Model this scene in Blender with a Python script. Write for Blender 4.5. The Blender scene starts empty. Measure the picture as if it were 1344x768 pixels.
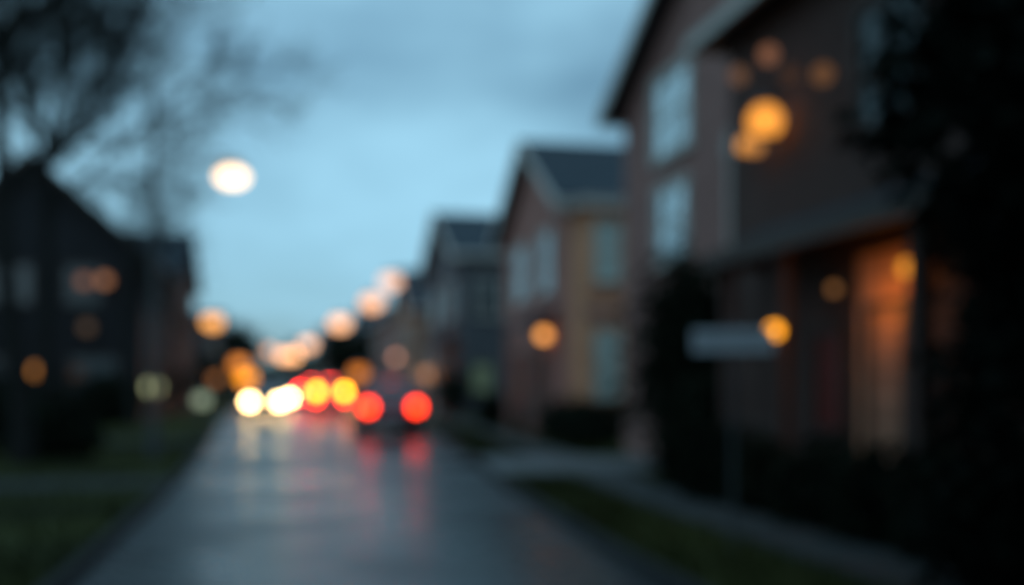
import bpy, bmesh, math, random
from mathutils import Vector, Matrix
R=math.radians
random.seed(7)
scene=bpy.context.scene
scene.view_settings.view_transform='Standard'
scene.view_settings.look='None'
scene.view_settings.exposure=0

# ------------------------------------------------------------ camera
LENS=35.0; FOCUS=0.9; FSTOP=1.47
FPX=1024*LENS/36; DAP=LENS/1000/FSTOP
CAMZ=1.5
cd=bpy.data.cameras.new('Camera'); cam=bpy.data.objects.new('Camera',cd)
scene.collection.objects.link(cam); scene.camera=cam
cd.lens=LENS; cd.sensor_width=36; cd.clip_end=3000; cd.clip_start=0.05
cam.location=(0,0,CAMZ); cam.rotation_euler=(R(90),0,R(-12.8))
cd.shift_y=0.09
cd.dof.use_dof=True; cd.dof.focus_distance=FOCUS; cd.dof.aperture_fstop=FSTOP

# ------------------------------------------------------------ materials
MATS={}
def mat(name,col,rough=0.8,var=0.25,scale=4.0,spec=0.5,metal=0.0,bump=0.0,kind='noise',col2=None,bscale=None,detail=4):
    if name in MATS: return MATS[name]
    m=bpy.data.materials.new(name); m.use_nodes=True
    nt=m.node_tree; b=nt.nodes['Principled BSDF']
    b.inputs['Roughness'].default_value=rough
    b.inputs['Metallic'].default_value=metal
    b.inputs['Specular IOR Level'].default_value=spec
    tc=nt.nodes.new('ShaderNodeTexCoord')
    c1=tuple(c*(1-var) for c in col); c2=tuple(min(1,c*(1+var)) for c in (col2 or col))
    n=nt.nodes.new('ShaderNodeTexNoise'); n.inputs['Scale'].default_value=scale; n.inputs['Detail'].default_value=detail
    nt.links.new(tc.outputs['Object'],n.inputs['Vector'])
    rp=nt.nodes.new('ShaderNodeValToRGB')
    rp.color_ramp.elements[0].position=0.3; rp.color_ramp.elements[1].position=0.7
    rp.color_ramp.elements[0].color=(*c1,1); rp.color_ramp.elements[1].color=(*c2,1)
    nt.links.new(n.outputs['Fac'],rp.inputs['Fac'])
    out=rp.outputs['Color']; h=n.outputs['Fac']
    if kind in('brick','siding','shingle'):
        geo=nt.nodes.new('ShaderNodeSeparateXYZ'); nt.links.new(tc.outputs['Object'],geo.inputs[0])
        ad=nt.nodes.new('ShaderNodeMath'); ad.operation='ADD'
        nt.links.new(geo.outputs[0],ad.inputs[0]); nt.links.new(geo.outputs[1],ad.inputs[1])
        cb=nt.nodes.new('ShaderNodeCombineXYZ'); nt.links.new(ad.outputs[0],cb.inputs[0]); nt.links.new(geo.outputs[2],cb.inputs[1])
        br=nt.nodes.new('ShaderNodeTexBrick')
        nt.links.new(cb.outputs[0],br.inputs['Vector'])
        br.inputs['Scale'].default_value=1.0
        if kind=='brick': w,hh,ms=0.22,0.075,0.008
        elif kind=='siding': w,hh,ms=3.6,0.16,0.006
        else: w,hh,ms=0.4,0.16,0.012
        br.inputs['Brick Width'].default_value=w; br.inputs['Row Height'].default_value=hh; br.inputs['Mortar Size'].default_value=ms
        nt.links.new(out,br.inputs['Color1'])
        br.inputs['Color2'].default_value=(*[c*0.8 for c in col],1)
        br.inputs['Mortar'].default_value=(*[c*(0.45 if kind!='brick' else 1.3) for c in col],1)
        out=br.outputs['Color']; h=br.outputs['Fac']
    nt.links.new(out,b.inputs['Base Color'])
    if bump:
        bp=nt.nodes.new('ShaderNodeBump'); bp.inputs['Strength'].default_value=bump; bp.inputs['Distance'].default_value=0.03
        if kind=='noise':
            n2=nt.nodes.new('ShaderNodeTexNoise'); n2.inputs['Scale'].default_value=bscale or scale*6; n2.inputs['Detail'].default_value=5
            nt.links.new(tc.outputs['Object'],n2.inputs['Vector']); h=n2.outputs['Fac']
        nt.links.new(h,bp.inputs['Height']); nt.links.new(bp.outputs[0],b.inputs['Normal'])
    MATS[name]=m; return m
_e=0
def emit(col,strength=1.0):
    global _e; _e+=1
    m=bpy.data.materials.new('lamp_glow_%d'%_e); m.use_nodes=True
    nt=m.node_tree; nt.nodes.clear()
    o=nt.nodes.new('ShaderNodeOutputMaterial'); e=nt.nodes.new('ShaderNodeEmission')
    e.inputs[0].default_value=(*col,1); e.inputs[1].default_value=strength
    nt.links.new(e.outputs[0],o.inputs[0]); return m
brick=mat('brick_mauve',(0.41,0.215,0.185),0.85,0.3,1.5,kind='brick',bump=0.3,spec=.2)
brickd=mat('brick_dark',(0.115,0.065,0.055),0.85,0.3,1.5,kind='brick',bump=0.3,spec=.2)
brickr=mat('brick_rose',(0.50,0.235,0.19),0.85,0.3,1.5,kind='brick',bump=0.3,spec=.2)
tan=mat('stucco_tan',(0.80,0.38,0.22),0.85,0.12,2,bump=0.2,spec=.2)
grey=mat('siding_grey',(0.12,0.115,0.125),0.7,0.15,1.5,kind='siding',bump=0.3,spec=.2)
beige=mat('siding_beige',(0.55,0.29,0.19),0.7,0.15,1.5,kind='siding',bump=0.3,spec=.2)
darks=mat('siding_dark',(0.03,0.027,0.03),0.7,0.2,1.5,kind='siding',bump=0.3,spec=.2)
shing=mat('roof_shingles',(0.04,0.05,0.065),0.75,0.3,2,kind='shingle',bump=0.4,spec=.3)
trim=mat('trim_paint',(0.60,0.52,0.46),0.5,0.08,6)
trimd=mat('trim_brown',(0.08,0.05,0.04),0.6,0.1,6)
glass=mat('window_glass',(0.46,0.51,0.53),0.08,0.3,1.2,spec=1.0,metal=0.6)
glassc=mat('window_glass_curtain_skytone',(0.62,0.70,0.64),0.15,0.2,2.5,spec=1.0,metal=0.1)  # pale curtain colour also paints in the sky reflection the evergreens block
glassm=mat('window_glass_dim',(0.07,0.085,0.09),0.12,0.3,1.2,spec=.6)
glassd=mat('window_glass_dark',(0.03,0.035,0.04),0.12,0.3,1.2,spec=.6)
doorm=mat('door_red',(0.20,0.03,0.022),0.5,0.15,4)
drive=mat('concrete_drive',(0.14,0.135,0.135),0.6,0.25,2,bump=0.3)
conc=mat('concrete_path',(0.058,0.056,0.055),0.7,0.4,1.0,bump=0.3,spec=.3)
kerbm=mat('kerb_concrete',(0.034,0.034,0.033),0.8,0.4,3,bump=0.3,spec=.2)
bark=mat('bark',(0.03,0.027,0.025),0.9,0.4,8,bump=0.6,spec=.1)
leafd=mat('foliage_dark',(0.016,0.021,0.013),0.9,0.5,1.6,spec=.08)
leafn=mat('foliage_evergreen',(0.009,0.012,0.009),0.9,0.5,1.6,spec=.05)
leafg=mat('foliage_green',(0.03,0.045,0.025),0.8,0.5,2.0,spec=.1)
metal=mat('pole_metal',(0.07,0.075,0.08),0.5,0.2,8)
black=mat('black_rubber',(0.015,0.015,0.016),0.8,0.2,10)
signw=mat('sign_white',(0.58,0.58,0.62),0.4,0.05,6)
signg=mat('sign_letters',(0.12,0.15,0.18),0.5,0.05,6)
chrome=mat('alloy',(0.35,0.35,0.36),0.35,0.1,6,metal=0.8)
paintm=mat('road_paint',(0.25,0.24,0.21),0.5,0.4,8)
grassm=mat('grass',(0.016,0.021,0.008),0.95,0.6,0.35,spec=0.05,bump=0.6,col2=(0.058,0.060,0.021),bscale=18)
asph=mat('asphalt_damp',(0.020,0.022,0.026),0.3,0.45,0.8,spec=0.42,bump=0.3,bscale=7)
nt=asph.node_tree; bs=nt.nodes['Principled BSDF']
tn=nt.nodes.new('ShaderNodeTexNoise'); tn.inputs['Scale'].default_value=0.35; tn.inputs['Detail'].default_value=6
tcn=[n for n in nt.nodes if n.type=='TEX_COORD'][0]; nt.links.new(tcn.outputs['Object'],tn.inputs['Vector'])
mr=nt.nodes.new('ShaderNodeMapRange'); mr.inputs['From Min'].default_value=0.3; mr.inputs['From Max'].default_value=0.7
mr.inputs['To Min'].default_value=0.18; mr.inputs['To Max'].default_value=0.46
nt.links.new(tn.outputs['Fac'],mr.inputs['Value']); nt.links.new(mr.outputs[0],bs.inputs['Roughness'])

# ------------------------------------------------------------ helpers
def root(name,loc=(0,0,0),rz=0):
    e=bpy.data.objects.new(name,None); e.location=loc; e.rotation_euler=(0,0,rz)
    e.empty_display_size=0.3
    scene.collection.objects.link(e); return e
def mk(name,verts,faces,m,parent=None,smooth=False):
    me=bpy.data.meshes.new(name); me.from_pydata([tuple(v) for v in verts],[],faces); me.update()
    bm=bmesh.new(); bm.from_mesh(me); bmesh.ops.recalc_face_normals(bm,faces=bm.faces); bm.to_mesh(me); bm.free()
    if m: me.materials.append(m)
    o=bpy.data.objects.new(name,me); scene.collection.objects.link(o)
    if parent: o.parent=parent
    if smooth:
        for p in me.polygons: p.use_smooth=True
    return o
class Mesh:
    def __init__(s): s.v=[]; s.f=[]
    def box(s,x0,x1,y0,y1,z0,z1):
        b=len(s.v)
        s.v+=[(x0,y0,z0),(x1,y0,z0),(x1,y1,z0),(x0,y1,z0),(x0,y0,z1),(x1,y0,z1),(x1,y1,z1),(x0,y1,z1)]
        s.f+=[tuple(b+i for i in q) for q in [(0,3,2,1),(4,5,6,7),(0,1,5,4),(1,2,6,5),(2,3,7,6),(3,0,4,7)]]
        return s
    def slab(s,pts,t):
        b=len(s.v); n=len(pts)
        pts=[Vector(p) for p in pts]
        s.v+=[tuple(p) for p in pts]+[tuple(p-Vector((0,0,t))) for p in pts]
        s.f.append(tuple(range(b,b+n))); s.f.append(tuple(reversed(range(b+n,b+2*n))))
        for i in range(n):
            j=(i+1)%n; s.f.append((b+i,b+n+i,b+n+j,b+j))
        return s
    def tube(s,p,q,r0,r1,n=8,cap=True):
        p=Vector(p); q=Vector(q); d=(q-p)
        if d.length<1e-6: return s
        d.normalize(); a=d.orthogonal().normalized(); c=d.cross(a); b=len(s.v)
        for pt,r in((p,r0),(q,r1)):
            for i in range(n):
                t=2*math.pi*i/n; s.v.append(tuple(pt+a*(r*math.cos(t))+c*(r*math.sin(t))))
        for i in range(n):
            j=(i+1)%n; s.f.append((b+i,b+j,b+n+j,b+n+i))
        if cap and n>3: s.f.append(tuple(b+i for i in range(n))); s.f.append(tuple(b+n+i for i in range(n)))
        return s
    def out(s,name,m,parent=None,bevel=0,smooth=False):
        o=mk(name,s.v,s.f,m,parent,smooth)
        if bevel:
            md=o.modifiers.new('b','BEVEL'); md.width=bevel; md.segments=2
        return o
def sphere(name,c,r,m,parent,sz=1.0,sx=1.0,sy=1.0):
    me=bpy.data.meshes.new(name); bm=bmesh.new()
    bmesh.ops.create_uvsphere(bm,u_segments=20,v_segments=12,radius=r)
    bmesh.ops.scale(bm,vec=(sx,sy,sz),verts=bm.verts); bmesh.ops.translate(bm,vec=c,verts=bm.verts)
    bm.to_mesh(me); bm.free(); me.materials.append(m)
    for p in me.polygons: p.use_smooth=True
    o=bpy.data.objects.new(name,me); scene.collection.objects.link(o); o.parent=parent; return o
def glow(worldpos,r,col):
    """radiance a globe of radius r needs so that its defocused image has colour col"""
    d=worldpos[0]*0.2215+worldpos[1]*0.9751
    s=2*r*FPX/d; b=FPX*DAP*(1/FOCUS-1/d)
    k=max(1.0,(b/s)**2)
    mx=max(col); return emit(tuple(c/mx for c in col),k*mx)

# ------------------------------------------------------------ ground, road
g=Mesh(); g.v=[(-900,-300,0),(900,-300,0),(900,1500,0),(-900,1500,0)]; g.f=[(0,1,2,3)]
g.out('ground',grassm)
ED=[(-30,-1.8,2.6),(0,-1.65,2.65),(8,-1.55,2.75),(13,-1.55,3.0),(17,-1.6,3.3),(24,-1.8,3.95),(30,-2.05,4.45),(42,-2.6,4.6),(60,-3.0,4.6),(80,-3.1,4.5),(110,-4.0,3.6),(150,-6.6,0.9),(200,-11,-3.5),(300,-22,-14),(500,-60,-52)]
def strip(name,a,b,z,m):
    v=[];f=[]
    for (y,l,r) in ED:
        v.append((a(y,l,r),y,z)); v.append((b(y,l,r),y,z))
    for i in range(len(ED)-1): f.append((2*i,2*i+1,2*i+3,2*i+2))
    return mk(name,v,f,m)
strip('road',lambda y,l,r:l,lambda y,l,r:r,0.004,asph)
def kerb(side):
    v=[];f=[]
    for (y,l,r) in ED:
        x=r if side>0 else l; x2=x+side*0.12
        v+=[(x,y,0.0),(x+side*0.02,y,0.10),(x2,y,0.10),(x2,y,0.0)]
    for i in range(len(ED)-1):
        for k in range(3): f.append((4*i+k,4*i+k+1,4*i+5+k,4*i+4+k))
    mk('kerb',v,f,kerbm)
kerb(1); kerb(-1)
PR=[(-30,4.25),(0,4.25),(12,4.3),(18,4.9),(30,5.9),(60,6.0),(110,5.1),(150,2.4),(200,-2)]
def pv(name,P,w,z,m):
    v=[];f=[]
    for y,x in P: v+=[(x,y,z),(x+w,y,z),(x,y,0),(x+w,y,0)]
    for i in range(len(P)-1):
        a=4*i;b=4*i+4
        f+=[(a,a+1,b+1,b),(a,b,b+2,a+2),(a+1,a+3,b+3,b+1)]
    mk(name,v,f,m)
pv('pavement',PR,0.85,0.06,conc)
mk('driveway',[(3.35,15.6,.072),(7.28,16.0,.072),(7.28,18.7,.072),(3.75,19.6,.072),(3.35,15.6,0),(7.28,16.0,0),(7.28,18.7,0),(3.75,19.6,0)],[(0,1,2,3),(0,4,5,1),(1,5,6,2),(2,6,7,3),(3,7,4,0)],drive)
Mesh().box(-12,-1.8,15.2,16.6,0,0.03).out('driveway',kerbm)
Mesh().box(-12,-2.2,26.0,27.6,0,0.07).out('driveway',kerbm)
dm=Mesh()
def cx(y):
    for i in range(len(ED)-1):
        if ED[i][0]<=y<=ED[i+1][0]:
            t=(y-ED[i][0])/(ED[i+1][0]-ED[i][0]); return (1-t)*(ED[i][1]+ED[i][2])/2+t*(ED[i+1][1]+ED[i+1][2])/2
y=24
while y<150:
    a=cx(y);b=cx(y+2); n=len(dm.v)
    dm.v+=[(a-.05,y,.008),(a+.05,y,.008),(b+.05,y+2,.008),(b-.05,y+2,.008)]; dm.f.append((n,n+1,n+2,n+3)); y+=6
dm.out('road_marking',paintm)
gm=Mesh()
for i in range(16000):
    t=random.random()
    yy=3+random.random()**1.6*32
    if t<0.35: xx=random.uniform(2.85+max(0,(yy-9)*.075),4.2+max(0,(yy-14)*.1))
    elif t<0.65: xx=random.uniform(5.2+max(0,(yy-14)*.07),7.0)
    else: xx=-1.7-9*random.random()**1.7-max(0,(yy-20)*.035)
    if 15.5<yy<19.7 and xx>3: continue
    if xx<0 and (15.1<yy<16.7 or 25.9<yy<27.8): continue
    hh=random.uniform(.05,.18); a=random.random()*6.28; w=.02
    dx,dy=math.cos(a)*w,math.sin(a)*w; n=len(gm.v)
    gm.v+=[(xx-dx,yy-dy,0),(xx+dx,yy+dy,0),(xx+random.uniform(-.05,.05),yy+random.uniform(-.05,.05),hh)]
    gm.f.append((n,n+1,n+2))
gm.out('grass',grassm)

# ------------------------------------------------------------ houses
def window(par,face,a0,a1,z0,z1,pos,fr=trim,gl=None,mull=1,fw=0.09,bar=True):
    """face: '-x','+x' (a = y range) or '-y' (a = x range); pos = wall plane"""
    if gl is None: gl=glassd if fr is trimd else glass
    f=Mesh(); gg=Mesh()
    sg=-1 if face[0]=='-' else 1
    def bx(M,p0,p1,a,b,c,d):
        lo,hi=sorted((pos+sg*p0,pos+sg*p1))
        if face[1]=='x': M.box(lo,hi,a,b,c,d)
        else: M.box(a,b,lo,hi,c,d)
    bx(gg,0.003,0.02,a0,a1,z0,z1)
    bx(f,0.0,0.07,a0-fw,a0,z0-fw,z1+fw); bx(f,0.0,0.07,a1,a1+fw,z0-fw,z1+fw)
    bx(f,0.0,0.068,a0,a1,z1,z1+fw); bx(f,0.0,0.12,a0,a1,z0-fw,z0)
    for i in range(mull):
        c=a0+(a1-a0)*(i+1)/(mull+1); bx(f,0.0,0.055,c-.03,c+.03,z0,z1)
    if bar:
        c=(z0+z1)/2; bx(f,0.0,0.05,a0,a1,c-.02,c+.02)
    f.out('window_frame',fr,par); gg.out('window_glass',gl,par)
def house(name,x0,x1,y0,y1,eave,ridge,axis,wall,roof=shing,tr=trim,ov=0.45,base=0.0):
    r=root(name)
    b=[(x0,y0),(x1,y0),(x1,y1),(x0,y1)]
    v=[(x,y,base) for x,y in b]+[(x,y,eave) for x,y in b]
    f=[(0,1,5,4),(1,2,6,5),(2,3,7,6),(3,0,4,7)]
    if axis=='x':
        ym=(y0+y1)/2; v+=[(x0,ym,ridge),(x1,ym,ridge)]; f+=[(3,0,4,8,7),(1,2,6,9,5)]; f.remove((3,0,4,7)); f.remove((1,2,6,5))
    else:
        xm=(x0+x1)/2; v+=[(xm,y0,ridge),(xm,y1,ridge)]; f+=[(0,1,5,8,4),(2,3,7,9,6)]; f.remove((0,1,5,4)); f.remove((2,3,7,6))
    mk('walls',v,f,wall,r)
    Rf=Mesh(); T=Mesh(); t=0.16; up=0.20
    if axis=='x':
        sl=(ridge-eave)/((y1-y0)/2)
        for sy,ye in((-1,y0),(1,y1)):
            Rf.slab([(x0-ov,ye+sy*ov,eave-sl*ov+up),(x1+ov,ye+sy*ov,eave-sl*ov+up),(x1+ov,ym,ridge+up),(x0-ov,ym,ridge+up)],t)
            T.box(x0-ov,x1+ov,*sorted((ye+sy*(ov+.003),ye+sy*(ov+.12))),eave-sl*ov-.02,eave-sl*ov+up-.01)
            xx=x0-ov
            T.slab([(xx-.06,ye+sy*ov,eave-sl*ov+up-.01),(xx-.003,ye+sy*ov,eave-sl*ov+up-.01),(xx-.003,ym,ridge+up-.01),(xx-.06,ym,ridge+up-.01)],.28)
    else:
        sl=(ridge-eave)/((x1-x0)/2)
        for sx,xe in((-1,x0),(1,x1)):
            Rf.slab([(xe+sx*ov,y0-ov,eave-sl*ov+up),(xe+sx*ov,y1+ov,eave-sl*ov+up),(xm,y1+ov,ridge+up),(xm,y0-ov,ridge+up)],t)
            T.box(*sorted((xe+sx*(ov+.003),xe+sx*(ov+.12))),y0-ov,y1+ov,eave-sl*ov-.02,eave-sl*ov+up-.01)
            T.slab([(xe+sx*ov,y0-ov-.06,eave-sl*ov+up-.01),(xe+sx*ov,y0-ov-.003,eave-sl*ov+up-.01),(xm,y0-ov-.003,ridge+up-.01),(xm,y0-ov-.06,ridge+up-.01)],.28)
    Rf.out('roof',roof,r); T.out('fascia_trim',tr,r)
    return r
def hip(par,x0,x1,y0,y1,eave,ridge,roof=shing,ov=.4,tr=trim):
    x0-=ov;x1+=ov;y0-=ov;y1+=ov
    k=(x1-x0)/2; xm=(x0+x1)/2
    if (x1-x0)<(y1-y0):
        a=(xm,y0+k,ridge); b=(xm,y1-k,ridge)
        v=[(x0,y0,eave),(x1,y0,eave),(x1,y1,eave),(x0,y1,eave),a,b]
        f=[(0,1,4),(1,2,5,4),(2,3,5),(3,0,4,5),(0,3,2,1)]
    else:
        k=(y1-y0)/2; ym=(y0+y1)/2; a=(x0+k,ym,ridge); b=(x1-k,ym,ridge)
        v=[(x0,y0,eave),(x1,y0,eave),(x1,y1,eave),(x0,y1,eave),a,b]
        f=[(3,0,4),(0,1,5,4),(1,2,5),(2,3,4,5),(0,3,2,1)]
    mk('roof_hip',v,f,roof,par)
    T=Mesh(); h=.2; w=.1
    T.box(x0-w,x0+.02,y0-w,y1+w,eave-h,eave-.003); T.box(x0+.02,x1+w,y0-w,y0+.02,eave-h,eave-.003)
    T.box(x0+.02,x1+w,y1-.02,y1+w,eave-h,eave-.003)
    T.out('gutter',tr,par)
def lantern(par,pos,wallx=None,r=.09,col=(.9,.4,.08)):
    x,y,z=pos
    m=Mesh(); m.tube((x,y,z+r*.9),(x,y,z+r*1.5),r*.8,r*.2); m.tube((x,y,z-r*1.15),(x,y,z-r*.9),r*.3,r*.6)
    if wallx is not None: m.tube((x,y,z+r*1.4),(wallx,y,z+r*1.4),.02,.02,6); m.box(*sorted((wallx,wallx+(.02 if wallx<x else -.02))),y-.05,y+.05,z-.05,z+.2)
    m.out('lantern_body',metal,par)
    sphere('lantern_glass',pos,r,glow(pos,r,col),par)
def door(par,face,a0,a1,z0,z1,pos,m=doorm):
    window(par,face,a0,a1,z0,z1,pos,fr=trimd,gl=m,mull=0,bar=False)

# --- near right brick house
H=house('brick_house',7.3,16,9.6,20.9,7.55,10.3,'x',brick)
window(H,'-x',17.25,18.95,6.0,7.5,7.3,mull=1,fw=.15)
window(H,'-x',17.4,18.8,3.95,5.3,7.3,mull=1,fw=.15)
window(H,'-x',14.2,15.4,3.9,5.2,7.3,mull=1,fw=.12)
ar=Mesh()
for i in range(8):
    a=math.pi*i/8;b=math.pi*(i+1)/8
    n=len(ar.v)
    for t in(a,b):
        for rr in(.3,.8):
            for px in(7.2,7.297): ar.v.append((px,14.8+math.cos(t)*rr,5.34+math.sin(t)*rr*.8))
    ar.f+=[(n,n+2,n+6,n+4),(n+1,n+3,n+7,n+5),(n,n+1,n+5,n+4),(n+2,n+3,n+7,n+6)]
ar.out('window_arch',trim,H)
window(H,'-x',14.2,15.4,1.0,2.3,7.3,mull=2,fr=trimd)
garage=Mesh()
for i in range(5): garage.box(7.25,7.297,16.2,18.5,0.09+i*.48,0.55+i*.48)
garage.out('garage_door',trimd,H)
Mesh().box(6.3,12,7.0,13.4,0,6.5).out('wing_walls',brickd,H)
hip(H,6.3,11.8,7.0,13.4,6.62,9.2)
window(H,'-x',8.9,10.0,4.35,5.6,6.3,mull=1,fr=trimd,gl=glassm)
window(H,'-x',7.4,8.2,4.35,5.6,6.3,mull=0,fr=trimd,gl=glassd)
P=Mesh(); P.slab([(5.5,6.9,3.22),(5.5,12.3,3.22),(6.298,12.3,3.6),(6.298,6.9,3.6)],.12); P.out('porch_roof',shing,H)
P=Mesh().box(5.42,5.5,6.85,12.35,3.02,3.24); P.box(5.5,6.298,12.3,12.38,3.02,3.2); P.out('porch_gutter',trimd,H)
P=Mesh()
for yy in(12.1,10.6,8.05,7.1): P.box(5.58,5.74,yy-.08,yy+.08,.2,3.1)
P.out('porch_posts',brickd,H,bevel=.01)
P=Mesh().box(5.5,6.298,6.9,12.3,0,.2).out('porch_floor',conc,H)
P=Mesh().box(5.6,5.66,10.69,12.0,1.0,1.06)
for i in range(10): P.box(5.61,5.65,10.75+i*.125,10.78+i*.125,.2,1.0)
P.out('porch_railing',trimd,H)
Mesh().box(6.24,6.297,9.0,10.0,.2,2.95).out('porch_wall_panel',tan,H)
door(H,'-x',9.1,9.7,.22,2.3,6.24,beige)
door(H,'-x',10.35,10.95,1.0,2.1,6.3)
lantern(H,(6.1,8.85,2.67),6.3,.10,(.95,.33,.03))
lantern(H,(6.15,10.35,2.6),6.3,.06,(.06,.025,.008))
lantern(H,(5.48,10.5,2.12),5.58,.085,(1.3,.46,.02))
lantern(H,(6.0,11.75,4.88),6.3,.22,(1.3,.48,.07))
lantern(H,(6.0,12.3,4.70),6.3,.11,(.45,.18,.04))
lantern(H,(6.0,12.05,4.62),6.3,.11,(.30,.12,.03))
pl=bpy.data.lights.new('porch_light','POINT'); plo=bpy.data.objects.new('porch_light',pl); scene.collection.objects.link(plo)
pl.energy=5.5; pl.color=(1,.36,.03); pl.shadow_soft_size=.08; plo.location=(5.85,9.3,2.3); plo.parent=H
S=root('string_lights'); c=Mesh()
pts=[(5.9,12.3,5.68),(5.95,11.55,5.72),(5.95,10.25,5.08),(5.95,11.0,5.3)]
ch=[(5.88,13.3,6.35),pts[0],pts[1],pts[3],pts[2],(5.88,8.0,6.35)]
for a,b in zip(ch,ch[1:]): c.tube(a,b,.006,.006,4)
c.out('cable',black,S)
for p,cc in zip(pts,[(.07,.035,.02),(.13,.055,.03),(.10,.045,.02),(.03,.015,.01)]):
    sphere('bulb',(p[0],p[1],p[2]-.05),.11,glow(p,.11,cc),S)

# --- second right house with tan corner bay
H=house('brick_house',7.8,17,27.2,35.4,6.75,9.2,'x',brickr)
window(H,'-x',28.9,30.1,4.35,6.1,7.8,fw=.14); window(H,'-x',32.1,33.5,4.35,6.1,7.8,fw=.14)
door(H,'-x',29.6,30.7,.2,2.4,7.8,trimd)
door(H,'-x',32.0,34.2,.2,2.5,7.8,trimd)
po=Mesh().slab([(6.9,28.2,3.35),(6.9,31.6,3.35),(7.797,31.6,3.75),(7.797,28.2,3.75)],.12); po.out('porch_roof',shing,H)
po=Mesh()
for yy in(28.4,31.4): po.box(6.95,7.15,yy-.1,yy+.1,0,3.2)
po.out('porch_posts',brick,H)
lantern(H,(7.6,29.15,3.0),7.8,.18,(.55,.21,.05))
B=Mesh(); B.slab([(7.85,27.197,6.35),(8.0,26.2,6.35),(10.3,26.2,6.35),(10.6,27.197,6.35)],6.35); B.out('bay_walls',tan,H)
B=Mesh(); B.slab([(7.5,27.3,6.62),(7.75,25.85,6.62),(10.5,25.85,6.62),(10.95,27.3,6.62)],.28); B.out('bay_cornice',trim,H)
B=Mesh()
B.v=[(7.45,27.35,6.624),(7.7,25.8,6.624),(10.55,25.8,6.624),(11,27.35,6.624),(8.4,27.35,7.1),(10.1,27.35,7.1)]; B.f=[(0,1,4),(1,2,5,4),(2,3,5),(0,3,2,1)]
B.out('bay_roof',shing,H)
Mesh().box(8.0,10.3,26.1,26.197,3.30,3.6).box(8.0,10.3,26.12,26.197,3.95,4.05).out('bay_band',brick,H)
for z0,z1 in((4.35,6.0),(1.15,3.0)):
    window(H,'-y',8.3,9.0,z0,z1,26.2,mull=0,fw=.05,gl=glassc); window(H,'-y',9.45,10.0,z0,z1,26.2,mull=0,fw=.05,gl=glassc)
window(H,'-y',11.2,12.4,4.4,5.8,27.2)
Mesh().box(12,13,30.5,31.5,8.5,10.4).out('chimney',brick,H)

# --- third, grey
H=house('grey_house',7.6,17,44,54.5,7.4,9.9,'x',grey)
window(H,'-x',45.6,47.0,4.6,6.2,7.6); window(H,'-x',50.5,52.2,4.6,6.2,7.6)
window(H,'-x',50,52.2,1,2.6,7.6); door(H,'-x',46.4,47.6,.2,2.4,7.6,trimd)
window(H,'-y',8.3,9.5,4.6,6.2,44,gl=glassm)
window(H,'-y',8.2,9.0,1.2,2.4,44,gl=emit((.5,.85,.6),.10),fr=trimd)
Mesh().slab([(6.4,45,3.4),(6.4,49,3.4),(7.597,49,3.9),(7.597,45,3.9)],.14).out('porch_roof',shing,H)
Mesh().box(6.45,6.6,45.1,45.3,0,3.25).box(6.45,6.6,48.7,48.9,0,3.25).out('porch_posts',trim,H)
specs=[(7.7,62,71,6.4,9.0,'x',beige,'beige_house'),(7.4,76,86,6.6,9.3,'y',brick,'brick_house'),(7.0,92,102,6.2,8.8,'x',grey,'grey_house'),(6.2,108,118,6.2,8.6,'y',beige,'beige_house'),(4.5,125,138,6.2,8.8,'x',brick,'brick_house')]
for x,y0,y1,e,r_,ax,w,nm in specs:
    H=house(nm,x,x+9,y0,y1,e,r_,ax,w)
    for k in range(3):
        yy=y0+1.2+k*(y1-y0-3)/2
        window(H,'-x',yy,yy+1.2,4.0,5.4,x)
        if k!=1: window(H,'-x',yy,yy+1.2,1.1,2.5,x)
    door(H,'-x',y0+4.2,y0+5.2,.2,2.3,x)
    window(H,'-y',x+1.5,x+2.8,4.0,5.4,y0); window(H,'-y',x+5,x+6.2,4.0,5.4,y0); window(H,'-y',x+1.5,x+2.8,1.1,2.5,y0)
    if y0==62: lantern(H,(x-.2,69.5,3.4),x,.25,(.13,.06,.04))
# --- left row
H=house('dark_house',-13.7,-5.6,42,52,6.8,10.4,'y',darks,tr=trimd)
window(H,'-y',-11.2,-9.7,4.7,6.1,42,mull=1,fr=trimd,gl=glassm); window(H,'-y',-8.4,-7.2,4.7,6.1,42,fr=trimd)
window(H,'-y',-12.2,-10,1.0,2.5,42,mull=2,fr=trimd); window(H,'-y',-8.2,-6.6,1.0,2.5,42,mull=1,fr=trimd)
for a in(43.5,47,50): window(H,'+x',a,a+1.3,4.5,5.9,-5.6,fr=trimd); window(H,'+x',a,a+1.3,1,2.4,-5.6,fr=trimd)
lantern(H,(-7.7,41.7,5.55),None,.22,(.06,.025,.014)); lantern(H,(-6.95,41.7,5.6),None,.22,(.10,.042,.02))
lantern(H,(-7.6,41.7,3.74),None,.22,(.022,.014,.009))
H2=house('dark_house',-16,-5.5,54,64,7.2,9.9,'x',brickd,tr=trimd)
for a in(55.5,59,61.5): window(H2,'+x',a,a+1.2,4.4,5.8,-5.5,fr=trimd); window(H2,'+x',a,a+1.2,1,2.4,-5.5,fr=trimd)
window(H2,'-y',-8,-6.8,4.4,5.8,54,fr=trimd)
for (x,y0,y1,e,r_,ax,w) in [(-5.6,78,88,5.8,8.6,'y',grey),(-6.2,96,106,5.8,8.4,'x',brickd),(-8.5,114,124,5.8,8.4,'y',beige),(-12,134,146,5.8,8.4,'x',brickd)]:
    H=house('grey_house' if w==grey else 'brick_house',x-9,x,y0,y1,e,r_,ax,w,tr=trimd)
    for a in(1.2,4.4,7.4): window(H,'+x',y0+a,y0+a+1.2,3.9,5.2,x); window(H,'+x',y0+a,y0+a+1.2,1,2.3,x)
    window(H,'-y',x-3,x-1.8,3.9,5.2,y0); window(H,'-y',x-6,x-4.8,3.9,5.2,y0)
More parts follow.
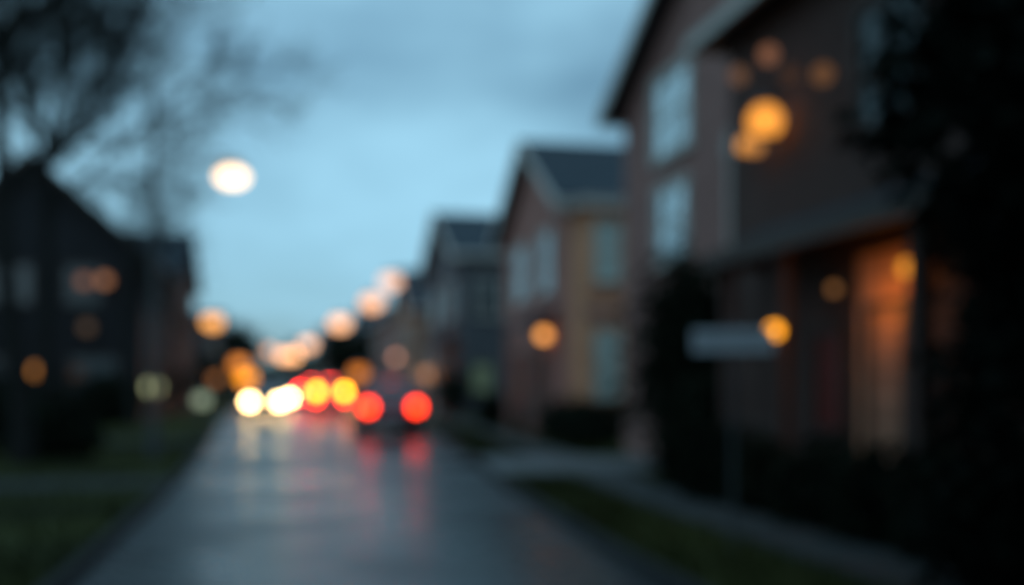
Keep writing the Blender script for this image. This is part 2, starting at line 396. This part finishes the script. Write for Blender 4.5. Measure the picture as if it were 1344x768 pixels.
H=house('dark_house',-24,-15.5,36,46,6.2,9.4,'x',brickd,tr=trimd)
window(H,'+x',38,39.4,4,5.4,-15.5,fr=trimd); window(H,'-y',-19,-17.6,4,5.4,36,fr=trimd); window(H,'-y',-19,-17.6,1,2.4,36,fr=trimd)

# ------------------------------------------------------------ lamps
def street_lamp(base,head,r,col):
    S=root('street_lamp',(0,0,0)); m=Mesh(); bx,by=base; hx,hy,hz=head
    top=hz+.25
    m.tube((bx,by,0),(bx,by,.8),.13,.10,12); m.tube((bx,by,.8),(bx,by,top),.085,.055,12)
    n=6; prev=(bx,by,hz-.2)
    for i in range(1,n+1):
        t=i/n; p=(bx+(hx-bx)*t,by+(hy-by)*t,hz-.2+(r+.28)*math.sin(t*math.pi/2))
        m.tube(prev,p,.035,.03,8); prev=p
    m.out('pole',metal,S)
    hd=Mesh().tube((hx,hy,hz+r*.55),(hx,hy,hz+r*.95),r*1.05,r*.35,16); hd.out('lamp_hood',metal,S)
    sphere('lamp_globe',head,r,glow(head,r,col),S,sz=.85,sx=1.05)
    return S
U=root('street_lamp'); m=Mesh(); m.tube((-2.55,20.8,0),(-2.55,20.8,1.0),.12,.10,14); m.tube((-2.55,20.8,1.0),(-2.55,20.8,7.6),.085,.045,14)
m.out('pole',metal,U)
a=Mesh(); prev=(-2.5,20.8,5.75)
for i in range(1,7):
    t=i/6; p=(-2.5+1.45*t,20.8-.1*t,5.75+.23*math.sin(t*1.5)); a.tube(prev,p,.022,.02,8); prev=p
a.tube((-1.05,20.7,5.86),(-1.05,20.7,5.98),.3,.12,14)
a.out('lamp_arm',metal,U)
sphere('lamp_globe',(-1.05,20.7,5.66),.25,glow((-1.05,20.7,5.6),.25,(3.4,2.3,1.4)),U,sz=.75,sx=1.25)
for head,r,c in [((6.4,62.6,8.0),.62,(.95,.55,.38)),((6.6,79.0,8.0),.78,(1.15,.56,.29)),((5.55,106.5,8.0),.95,(1.15,.56,.28)),((5.0,131.0,8.0),1.0,(.75,.37,.20)),((3.5,163.2,8.0),1.1,(.75,.37,.20)),((1.4,222,8.0),1.4,(1.1,.50,.20))]:
    street_lamp((head[0]+1.3,head[1]),head,r,c)
street_lamp((-5.0,62.5),(-4.3,62.5,5.3),.52,(1.0,.42,.11))
street_lamp((1.5,190),(-.2,190,7.0),1.2,(.85,.40,.18))
street_lamp((0.6,172),(-2.9,172,7.2),1.05,(.45,.20,.10))
def post_lamp(p,r,col,name='post_lamp'):
    S=root(name); x,y,z=p; m=Mesh().tube((x,y,0),(x,y,.15),.11,.09,10); m.tube((x,y,.15),(x,y,z-r*.9),.04,.035,10)
    m.tube((x,y,z-r*1.1),(x,y,z-r*.75),r*.4,r*.8,10); m.tube((x,y,z+r*.7),(x,y,z+r*1.35),r*.95,r*.15,10); m.out('post',metal,S)
    sphere('globe',p,r,glow(p,r,col),S)
for p,r,c in [((-8.7,38.9,2.0),.27,(.36,.14,.03)),((-9.6,39.1,.92),.27,(.26,.33,.26)),((-3.9,31.6,1.43),.24,(.30,.32,.17)),((-2.95,37.5,.95),.26,(.13,.16,.11)),
    ((-3.9,88,3.25),.65,(.55,.17,.03)),((-3.5,93,2.05),.8,(1.2,.38,.02)),((5.0,70.7,2.3),.55,(.45,.13,.02)),((6.8,49.7,2.0),.38,(.30,.13,.06)),((-5.0,74,1.9),.4,(.16,.06,.02))]:
    post_lamp(p,r,c)

# ------------------------------------------------------------ street sign
S=root('street_name_sign',(3.95,8.35,0),R(-26)); m=Mesh().tube((0,0,0),(0,0,2.1),.022,.022,10); m.out('post',metal,S)
Mesh().box(-.36,.36,-.045,-.032,1.79,2.0).out('sign_board',signw,S,bevel=.004)
l=Mesh()
for i in range(9): l.box(-.30+i*.068,-.27+i*.068,-.049,-.0455,1.87,1.94)
l.out('lettering',signg,S)

# ------------------------------------------------------------ cars
def car(name,loc,rz,paint,rear=None,front=None,h=1.62,amber=None,bl=1.2):
    """car faces +y locally; rear at y=0"""
    C=root(name,loc,rz); w=.9
    prof=[(0.02,.42),(0,.62),(.03,1.0),(.10,1.06),(3.25,1.02),(4.1,.86),(4.36,.72),(4.4,.45),(4.3,.28),(.1,.28)]
    def extr(pr,wf,nm,m,bev):
        v=[];n=len(pr)
        for s in(-1,1):
            for yy,zz in pr: v.append((s*wf(zz),yy,zz))
        f=[tuple(range(n)),tuple(range(2*n-1,n-1,-1))]+[(i,(i+1)%n,n+(i+1)%n,n+i) for i in range(n)]
        o=mk(nm,v,f,m,C)
        md=o.modifiers.new('b','BEVEL'); md.width=bev; md.segments=3; md.limit_method='ANGLE'
        for p in o.data.polygons: p.use_smooth=True
        return o
    extr(prof,lambda z:w-.05*max(0,(z-.7)) - (.05 if z<.35 else 0),'body',paint,.06)
    gh=[(.10,1.03),(.42,h-.06),(.6,h-.03),(2.2,h-.03),(3.15,1.01)]
    extr(gh,lambda z:.84-.28*(z-1.0),'windows',carglass,.03)
    rf=[(.36,h-.04),(.5,h),(1.3,h+.02),(2.2,h-.02),(2.25,h-.07),(.36,h-.09)]
    extr(rf,lambda z:.69,'roof',paint,.02)
    pl=Mesh()
    for s in(-1,1):
        for (ya,za,yb,zb) in((.08,1.03,.42,h-.05),(3.17,1.01,2.2,h-.04),(1.7,1.03,1.7,h-.05)):
            pl.tube((s*(.85-.28*(za-1)),ya,za),(s*(.85-.28*(zb-1)),yb,zb),.04,.035,6)
    pl.out('pillars',paint,C)
    wh=Mesh(); rim=Mesh()
    for s in(-1,1):
        for yy in(.85,3.5):
            wh.tube((s*.68,yy,.33),(s*.91,yy,.33),.33,.33,24); rim.tube((s*.90,yy,.33),(s*.925,yy,.33),.2,.18,16)
            wh.box(*sorted((s*.915,s*.84)),yy-.38,yy+.38,.66,.70)
    wh.out('wheels',black,C); rim.out('rims',chrome,C)
    bp=Mesh().box(-.86,.86,-.07,.12,.34,.58); bp.box(-.84,.84,4.28,4.46,.32,.55); bp.out('bumpers',black,C,bevel=.03)
    Mesh().box(-.26,.26,-.085,-.071,.60,.71).out('number_plate',signw,C)
    mi=Mesh()
    for s in(-1,1): mi.box(*sorted((s*.88,s*1.04)),2.75,2.85,1.0,1.14)
    mi.out('mirrors',paint,C,bevel=.02)
    for s in(-1,1):
        mm=glow((loc[0],loc[1],0),.17,rear) if rear else taild
        sphere('tail_light',(s*.68,.02,.86),.17,mm,C,sx=1.0,sy=.5,sz=1.0)
        if amber: sphere('indicator',(s*.66,.0,1.16),.19,glow((loc[0],loc[1],0),.19,amber),C,sy=.5)
        mm=glow((loc[0],loc[1]-4,0),.19,front) if front else headd
        sphere('head_light',(s*.66,4.33,.70),.19,mm,C,sx=1.15,sy=.6,sz=.95)
    if rear:
        Mesh().box(-.2,.2,.36,.40,h-.12,h-.08).out('brake_light',emit((1,.03,.02),bl),C)
    return C
carglass=mat('car_glass',(.13,.08,.09),.2,.1,2,spec=1.0)
taild=mat('tail_lens',(.2,.01,.01),.2,.1,4); headd=mat('head_lens',(.5,.5,.5),.1,.1,4,metal=.5)
redp=mat('car_paint_maroon',(.30,.09,.11),.3,.05,3,spec=.8)
silv=mat('car_paint_silver',(.30,.28,.29),.3,.05,3,spec=.8)
blk=mat('car_paint_black',(.02,.022,.025),.25,.05,3,spec=.8)
car('car',(2.95,28.3,.004),0,redp,rear=(2.9,.09,.012),h=1.68)
car('car',(2.1,48.8,.004),0,silv,rear=(1.8,.03,.02),amber=(2.4,.74,.02),h=1.75,bl=25)
car('car',(1.5,60,.004),0,blk,rear=(2.6,.03,.03),amber=(2.0,.05,.03),h=1.75,bl=40)
car('car',(-.95,51.5,.004),math.pi,blk,front=(3.4,2.2,.90))
car('car',(-.45,64.5,.004),math.pi,silv,front=(3.2,2.0,.8))
car('car',(-.9,80,.004),math.pi,redp,front=(2.6,1.5,.42))

# ------------------------------------------------------------ trees
def bare_tree(name,base,h,lean=(0,0),seed=1,depth=6,r0=.22,spread=1.0,clear=2.4):
    rnd=random.Random(seed); M=Mesh(); T=root(name)
    def grow(p,d,L,r,k):
        n=3 if k<3 else 2
        q=p
        for i in range(n):
            d2=(d+Vector((rnd.uniform(-.16,.16),rnd.uniform(-.16,.16),rnd.uniform(-.04,.1)))).normalized()
            e=q+d2*(L/n); rr=r*(1-.3*(i+1)/n)
            M.tube(q,e,max(.009,r*(1-.3*i/n)),max(.008,rr),7 if k<2 else (4 if k<4 else 3),cap=False); q=e; d=d2
            if k<depth and (k>0 or i>0):
                for _ in range(2 if k<depth-1 else 3):
                    a=rnd.uniform(0,6.28); s=rnd.uniform(.5,1.0)*spread
                    o=d.orthogonal().normalized(); o.rotate(Matrix.Rotation(a,3,d))
                    nd=(d+o*s+Vector((0,0,.12))).normalized()
                    grow(q,nd,L*rnd.uniform(.52,.74),rr*.58,k+1)
    b=Vector(base); d=Vector((lean[0],lean[1],1)).normalized()
    M.tube(b,b+d*clear,r0*1.3,r0,9,cap=False)
    grow(b+d*clear,d,h*.40,r0,0)
    M.out('trunk_and_branches',bark,T); return len(M.f)
print(bare_tree('bare_tree',(-5.0,21.0,0),14.5,(-.02,-.03),3,5,.20,clear=1.2,spread=1.1))
print(bare_tree('bare_tree',(-5.6,25.5,0),14,(.02,-.03),17,5,.17,clear=2.0,spread=1.15))
print(bare_tree('bare_tree',(-7.2,23.0,0),13,(.05,-.05),9,5,.17,clear=2.6,spread=1.1))
print(bare_tree('bare_tree',(-6.5,16.0,0),12.5,(.05,.05),12,5,.17,clear=2.0,spread=1.1))
print(bare_tree('bare_tree',(-5.2,36.5,0),9,(.0,0),8,4,.14,clear=1))
def leaves(name,fn,n,size,m,seed=1,parent=None):
    rnd=random.Random(seed); v=[];f=[]
    k=0
    while k<n:
        p=fn(rnd)
        if p is None: continue
        k+=1
        a=Vector((rnd.gauss(0,1),rnd.gauss(0,1),rnd.gauss(0,1))).normalized(); b=a.orthogonal().normalized(); c=a.cross(b)
        s=size*rnd.uniform(.6,1.4); i=len(v); p=Vector(p)
        v+=[tuple(p-b*s),tuple(p-c*s*.6),tuple(p+b*s),tuple(p+c*s*.6)]; f.append((i,i+1,i+2,i+3))
    me=bpy.data.meshes.new(name); me.from_pydata(v,[],f); me.update(); me.materials.append(m)
    o=bpy.data.objects.new(name,me); scene.collection.objects.link(o)
    if parent: o.parent=parent
    return o
def blob(c,rx,ry,rz,ncl,seed,pw=.22):
    rr=random.Random(seed); cl=[]
    for i in range(ncl):
        a=Vector((rr.gauss(0,1),rr.gauss(0,1),rr.gauss(0,1))).normalized()*rr.uniform(.35,1)**.5
        cl.append((c[0]+a.x*rx*.85,c[1]+a.y*ry*.85,c[2]+a.z*rz*.85))
    def fn(rnd):
        q=rnd.choice(cl); s=pw*(rx+ry+rz)/3*1.2
        p=(q[0]+rnd.gauss(0,s),q[1]+rnd.gauss(0,s),q[2]+rnd.gauss(0,s))
        return p if p[2]>.03 else None
    return fn
def bush(name,c,rx,ry,h,n,size,m,seed):
    S=root(name); leaves('foliage',blob((c[0],c[1],h*.5),rx,ry,h*.5,26,seed),n,size,m,seed=seed,parent=S)
    t=Mesh()
    for i in range(5): t.tube((c[0],c[1],0),(c[0]+random.uniform(-.6,.6)*rx,c[1]+random.uniform(-.6,.6)*ry,h*.6),.03,.012,5)
    t.out('stems',bark,S); return S
bush('evergreen_shrub',(6.35,15.1),.72,.72,3.7,6500,.085,leafd,11)
bush('shrub',(6.3,13.9),.5,.5,1.9,2500,.07,leafd,12)
for i,(x,y,r_,h) in enumerate([(5.4,12.9,.4,1.0),(5.3,11.6,.4,.9),(5.3,10.6,.35,.8),(5.3,9.4,.35,.9),(5.3,8.3,.4,1.0),(5.4,7.2,.45,1.1)]):
    bush('shrub',(x,y),r_,r_,h,1500,.06,leafd,20+i)
for i,(x,y,r_,h) in enumerate([(6.9,24.4,.6,1.0),(8.0,25.2,.7,1.1),(9.2,25.0,.7,1.1),(6.8,22.6,.6,1.0),(7.0,33.5,.6,1.2),(6.9,42.5,.8,2.2)]):
    bush('shrub',(x,y),r_,r_,h,1500,.08,leafd,40+i)
for i,(x,y,r_,h) in enumerate([(-6.5,39.5,1.2,1.7),(-9,38,1.3,1.6),(-12,37.5,1.5,2.2),(-7.5,24.5,1.3,1.5),(-10.5,23,1.5,1.9),(-5.4,24.2,.8,1.1),(-4.6,22.2,.7,1.0),(-6.2,53,1,2.4),(-5.9,70,1.2,3.5),(-5.6,74,1.3,4.5)]):
    bush('shrub',(x,y),r_,r_,h,2200,.11,leafd,60+i)
def evergreen(x0,y0,H_,rl,ru,n,ls,seed,z0=.2):
    E=root('evergreen_tree'); t=Mesh(); t.tube((x0,y0,0),(x0,y0,H_*.33),.2,.15,10); t.tube((x0,y0,H_*.33),(x0,y0,H_),.15,.03,10)
    rnd=random.Random(seed)
    for i in range(60):
        z=rnd.uniform(max(.6,z0),H_*.88); a=rnd.random()*6.28; L=ru*(1-(z/(H_*1.05))**2)
        t.tube((x0,y0,z),(x0+math.cos(a)*L,y0+math.sin(a)*L,z-.1+rnd.uniform(-.2,.3)),.035,.01,5)
    t.out('trunk_and_branches',bark,E)
    cls=[]
    for i in range(300):
        z=rnd.uniform(z0,H_*.97); a=rnd.random()*6.28
        rad=(rl if z<3 else ru)*math.sqrt(max(.05,1-(max(0,z-H_*.44)/(H_*.58))**2))*rnd.uniform(.3,1)**.5
        cls.append((x0+math.cos(a)*rad,y0+math.sin(a)*rad,z))
    def ef(rn):
        q=rn.choice(cls); s=.09*ru; p=(q[0]+rn.gauss(0,s),q[1]+rn.gauss(0,s),q[2]+rn.gauss(0,s)); return p if p[2]>.02 else None
    leaves('foliage',ef,n,ls,leafn,seed=seed+1,parent=E)
evergreen(6.0,5.3,9,1.65,2.0,42000,.085,4)
evergreen(6.5,0.0,9,2.4,3.2,18000,.15,14,z0=1.0)  # evergreens from here on stand out of view, added to darken the foreground
evergreen(-5.6,4.5,9,2.2,3.1,18000,.15,15,z0=1.4)
evergreen(-5.8,-2.5,9,2.4,3.4,16000,.15,16,z0=1.4)
evergreen(4.5,-6.0,10,2.4,3.6,16000,.15,17,z0=2.0)
def far_tree(x,y,h,seed,m=leafd):
    S=root('tree'); Mesh().tube((x,y,0),(x,y,h*.6),.25,.1,8).out('trunk',bark,S)
    leaves('foliage',blob((x,y,h*.62),h*.3,h*.3,h*.36,30,seed),1800,.28,m,seed=seed,parent=S)
for i,(x,y,h) in enumerate([(-5.0,100,7),(-7,110,8),(8,90,7),(6.4,104,7),(6.8,121,8),(-6,128,9)]): far_tree(x,y,h,80+i)
def tl(rn):
    k=rn.random(); xx=-190+k*380; yy=250+rn.uniform(-10,25)+40*math.sin(xx*.02)
    top=8.5+3*math.sin(xx*.13)+2*math.sin(xx*.37+1)+1.5*math.sin(xx*.9)
    return (xx,yy,rn.uniform(0,top))
leaves('distant_trees',tl,26000,.9,leafg,seed=3)
def tl2(rn):
    s=rn.choice((-1,1)); yy=rn.uniform(30,230); xx=s*(28+rn.uniform(0,14))
    top=7.0+2*math.sin(yy*.21)+1.5*math.sin(yy*.53)
    return (xx,yy,rn.uniform(0,top))
leaves('background_trees',tl2,16000,.5,leafd,seed=6)

# ------------------------------------------------------------ light
w=bpy.data.worlds.new('World'); scene.world=w; w.use_nodes=True
nt=w.node_tree; nt.nodes.clear()
out=nt.nodes.new('ShaderNodeOutputWorld'); bg=nt.nodes.new('ShaderNodeBackground')
sky=nt.nodes.new('ShaderNodeTexSky'); sky.sky_type='NISHITA'; sky.sun_disc=False
sky.sun_elevation=R(3); sky.sun_rotation=R(150); sky.ozone_density=3.0; sky.air_density=1.2; sky.dust_density=.6
tint=nt.nodes.new('ShaderNodeMix'); tint.data_type='RGBA'; tint.blend_type='MULTIPLY'; tint.inputs[0].default_value=1
nt.links.new(sky.outputs[0],tint.inputs[6]); tint.inputs[7].default_value=(.58,.86,1.10,1)
tc=nt.nodes.new('ShaderNodeTexCoord'); mp=nt.nodes.new('ShaderNodeMapping'); mp.inputs['Scale'].default_value=(1,1,2.2)
mp.inputs['Location'].default_value=(.3,.1,.2)
no=nt.nodes.new('ShaderNodeTexNoise'); no.inputs['Scale'].default_value=1.6; no.inputs['Detail'].default_value=5
nt.links.new(tc.outputs['Generated'],mp.inputs[0]); nt.links.new(mp.outputs[0],no.inputs['Vector'])
rp=nt.nodes.new('ShaderNodeMapRange'); rp.inputs['From Min'].default_value=.35; rp.inputs['From Max'].default_value=.64
rp.inputs['To Min'].default_value=.2; rp.inputs['To Max'].default_value=1.0
nt.links.new(no.outputs['Fac'],rp.inputs['Value'])
mx=nt.nodes.new('ShaderNodeMix'); mx.data_type='RGBA'
nt.links.new(rp.outputs[0],mx.inputs[0]); nt.links.new(tint.outputs[2],mx.inputs[6]); mx.inputs[7].default_value=(2.75,5.2,6.7,1)
nt.links.new(mx.outputs[2],bg.inputs[0]); bg.inputs[1].default_value=.145
nt.links.new(bg.outputs[0],out.inputs[0])
sd=bpy.data.lights.new('sun','SUN'); so=bpy.data.objects.new('sun',sd); scene.collection.objects.link(so)
sd.energy=.04; sd.angle=R(20); sd.color=(.9,.93,1.0); so.rotation_euler=(R(80),0,R(-20)); so.location=(0,-20,30)
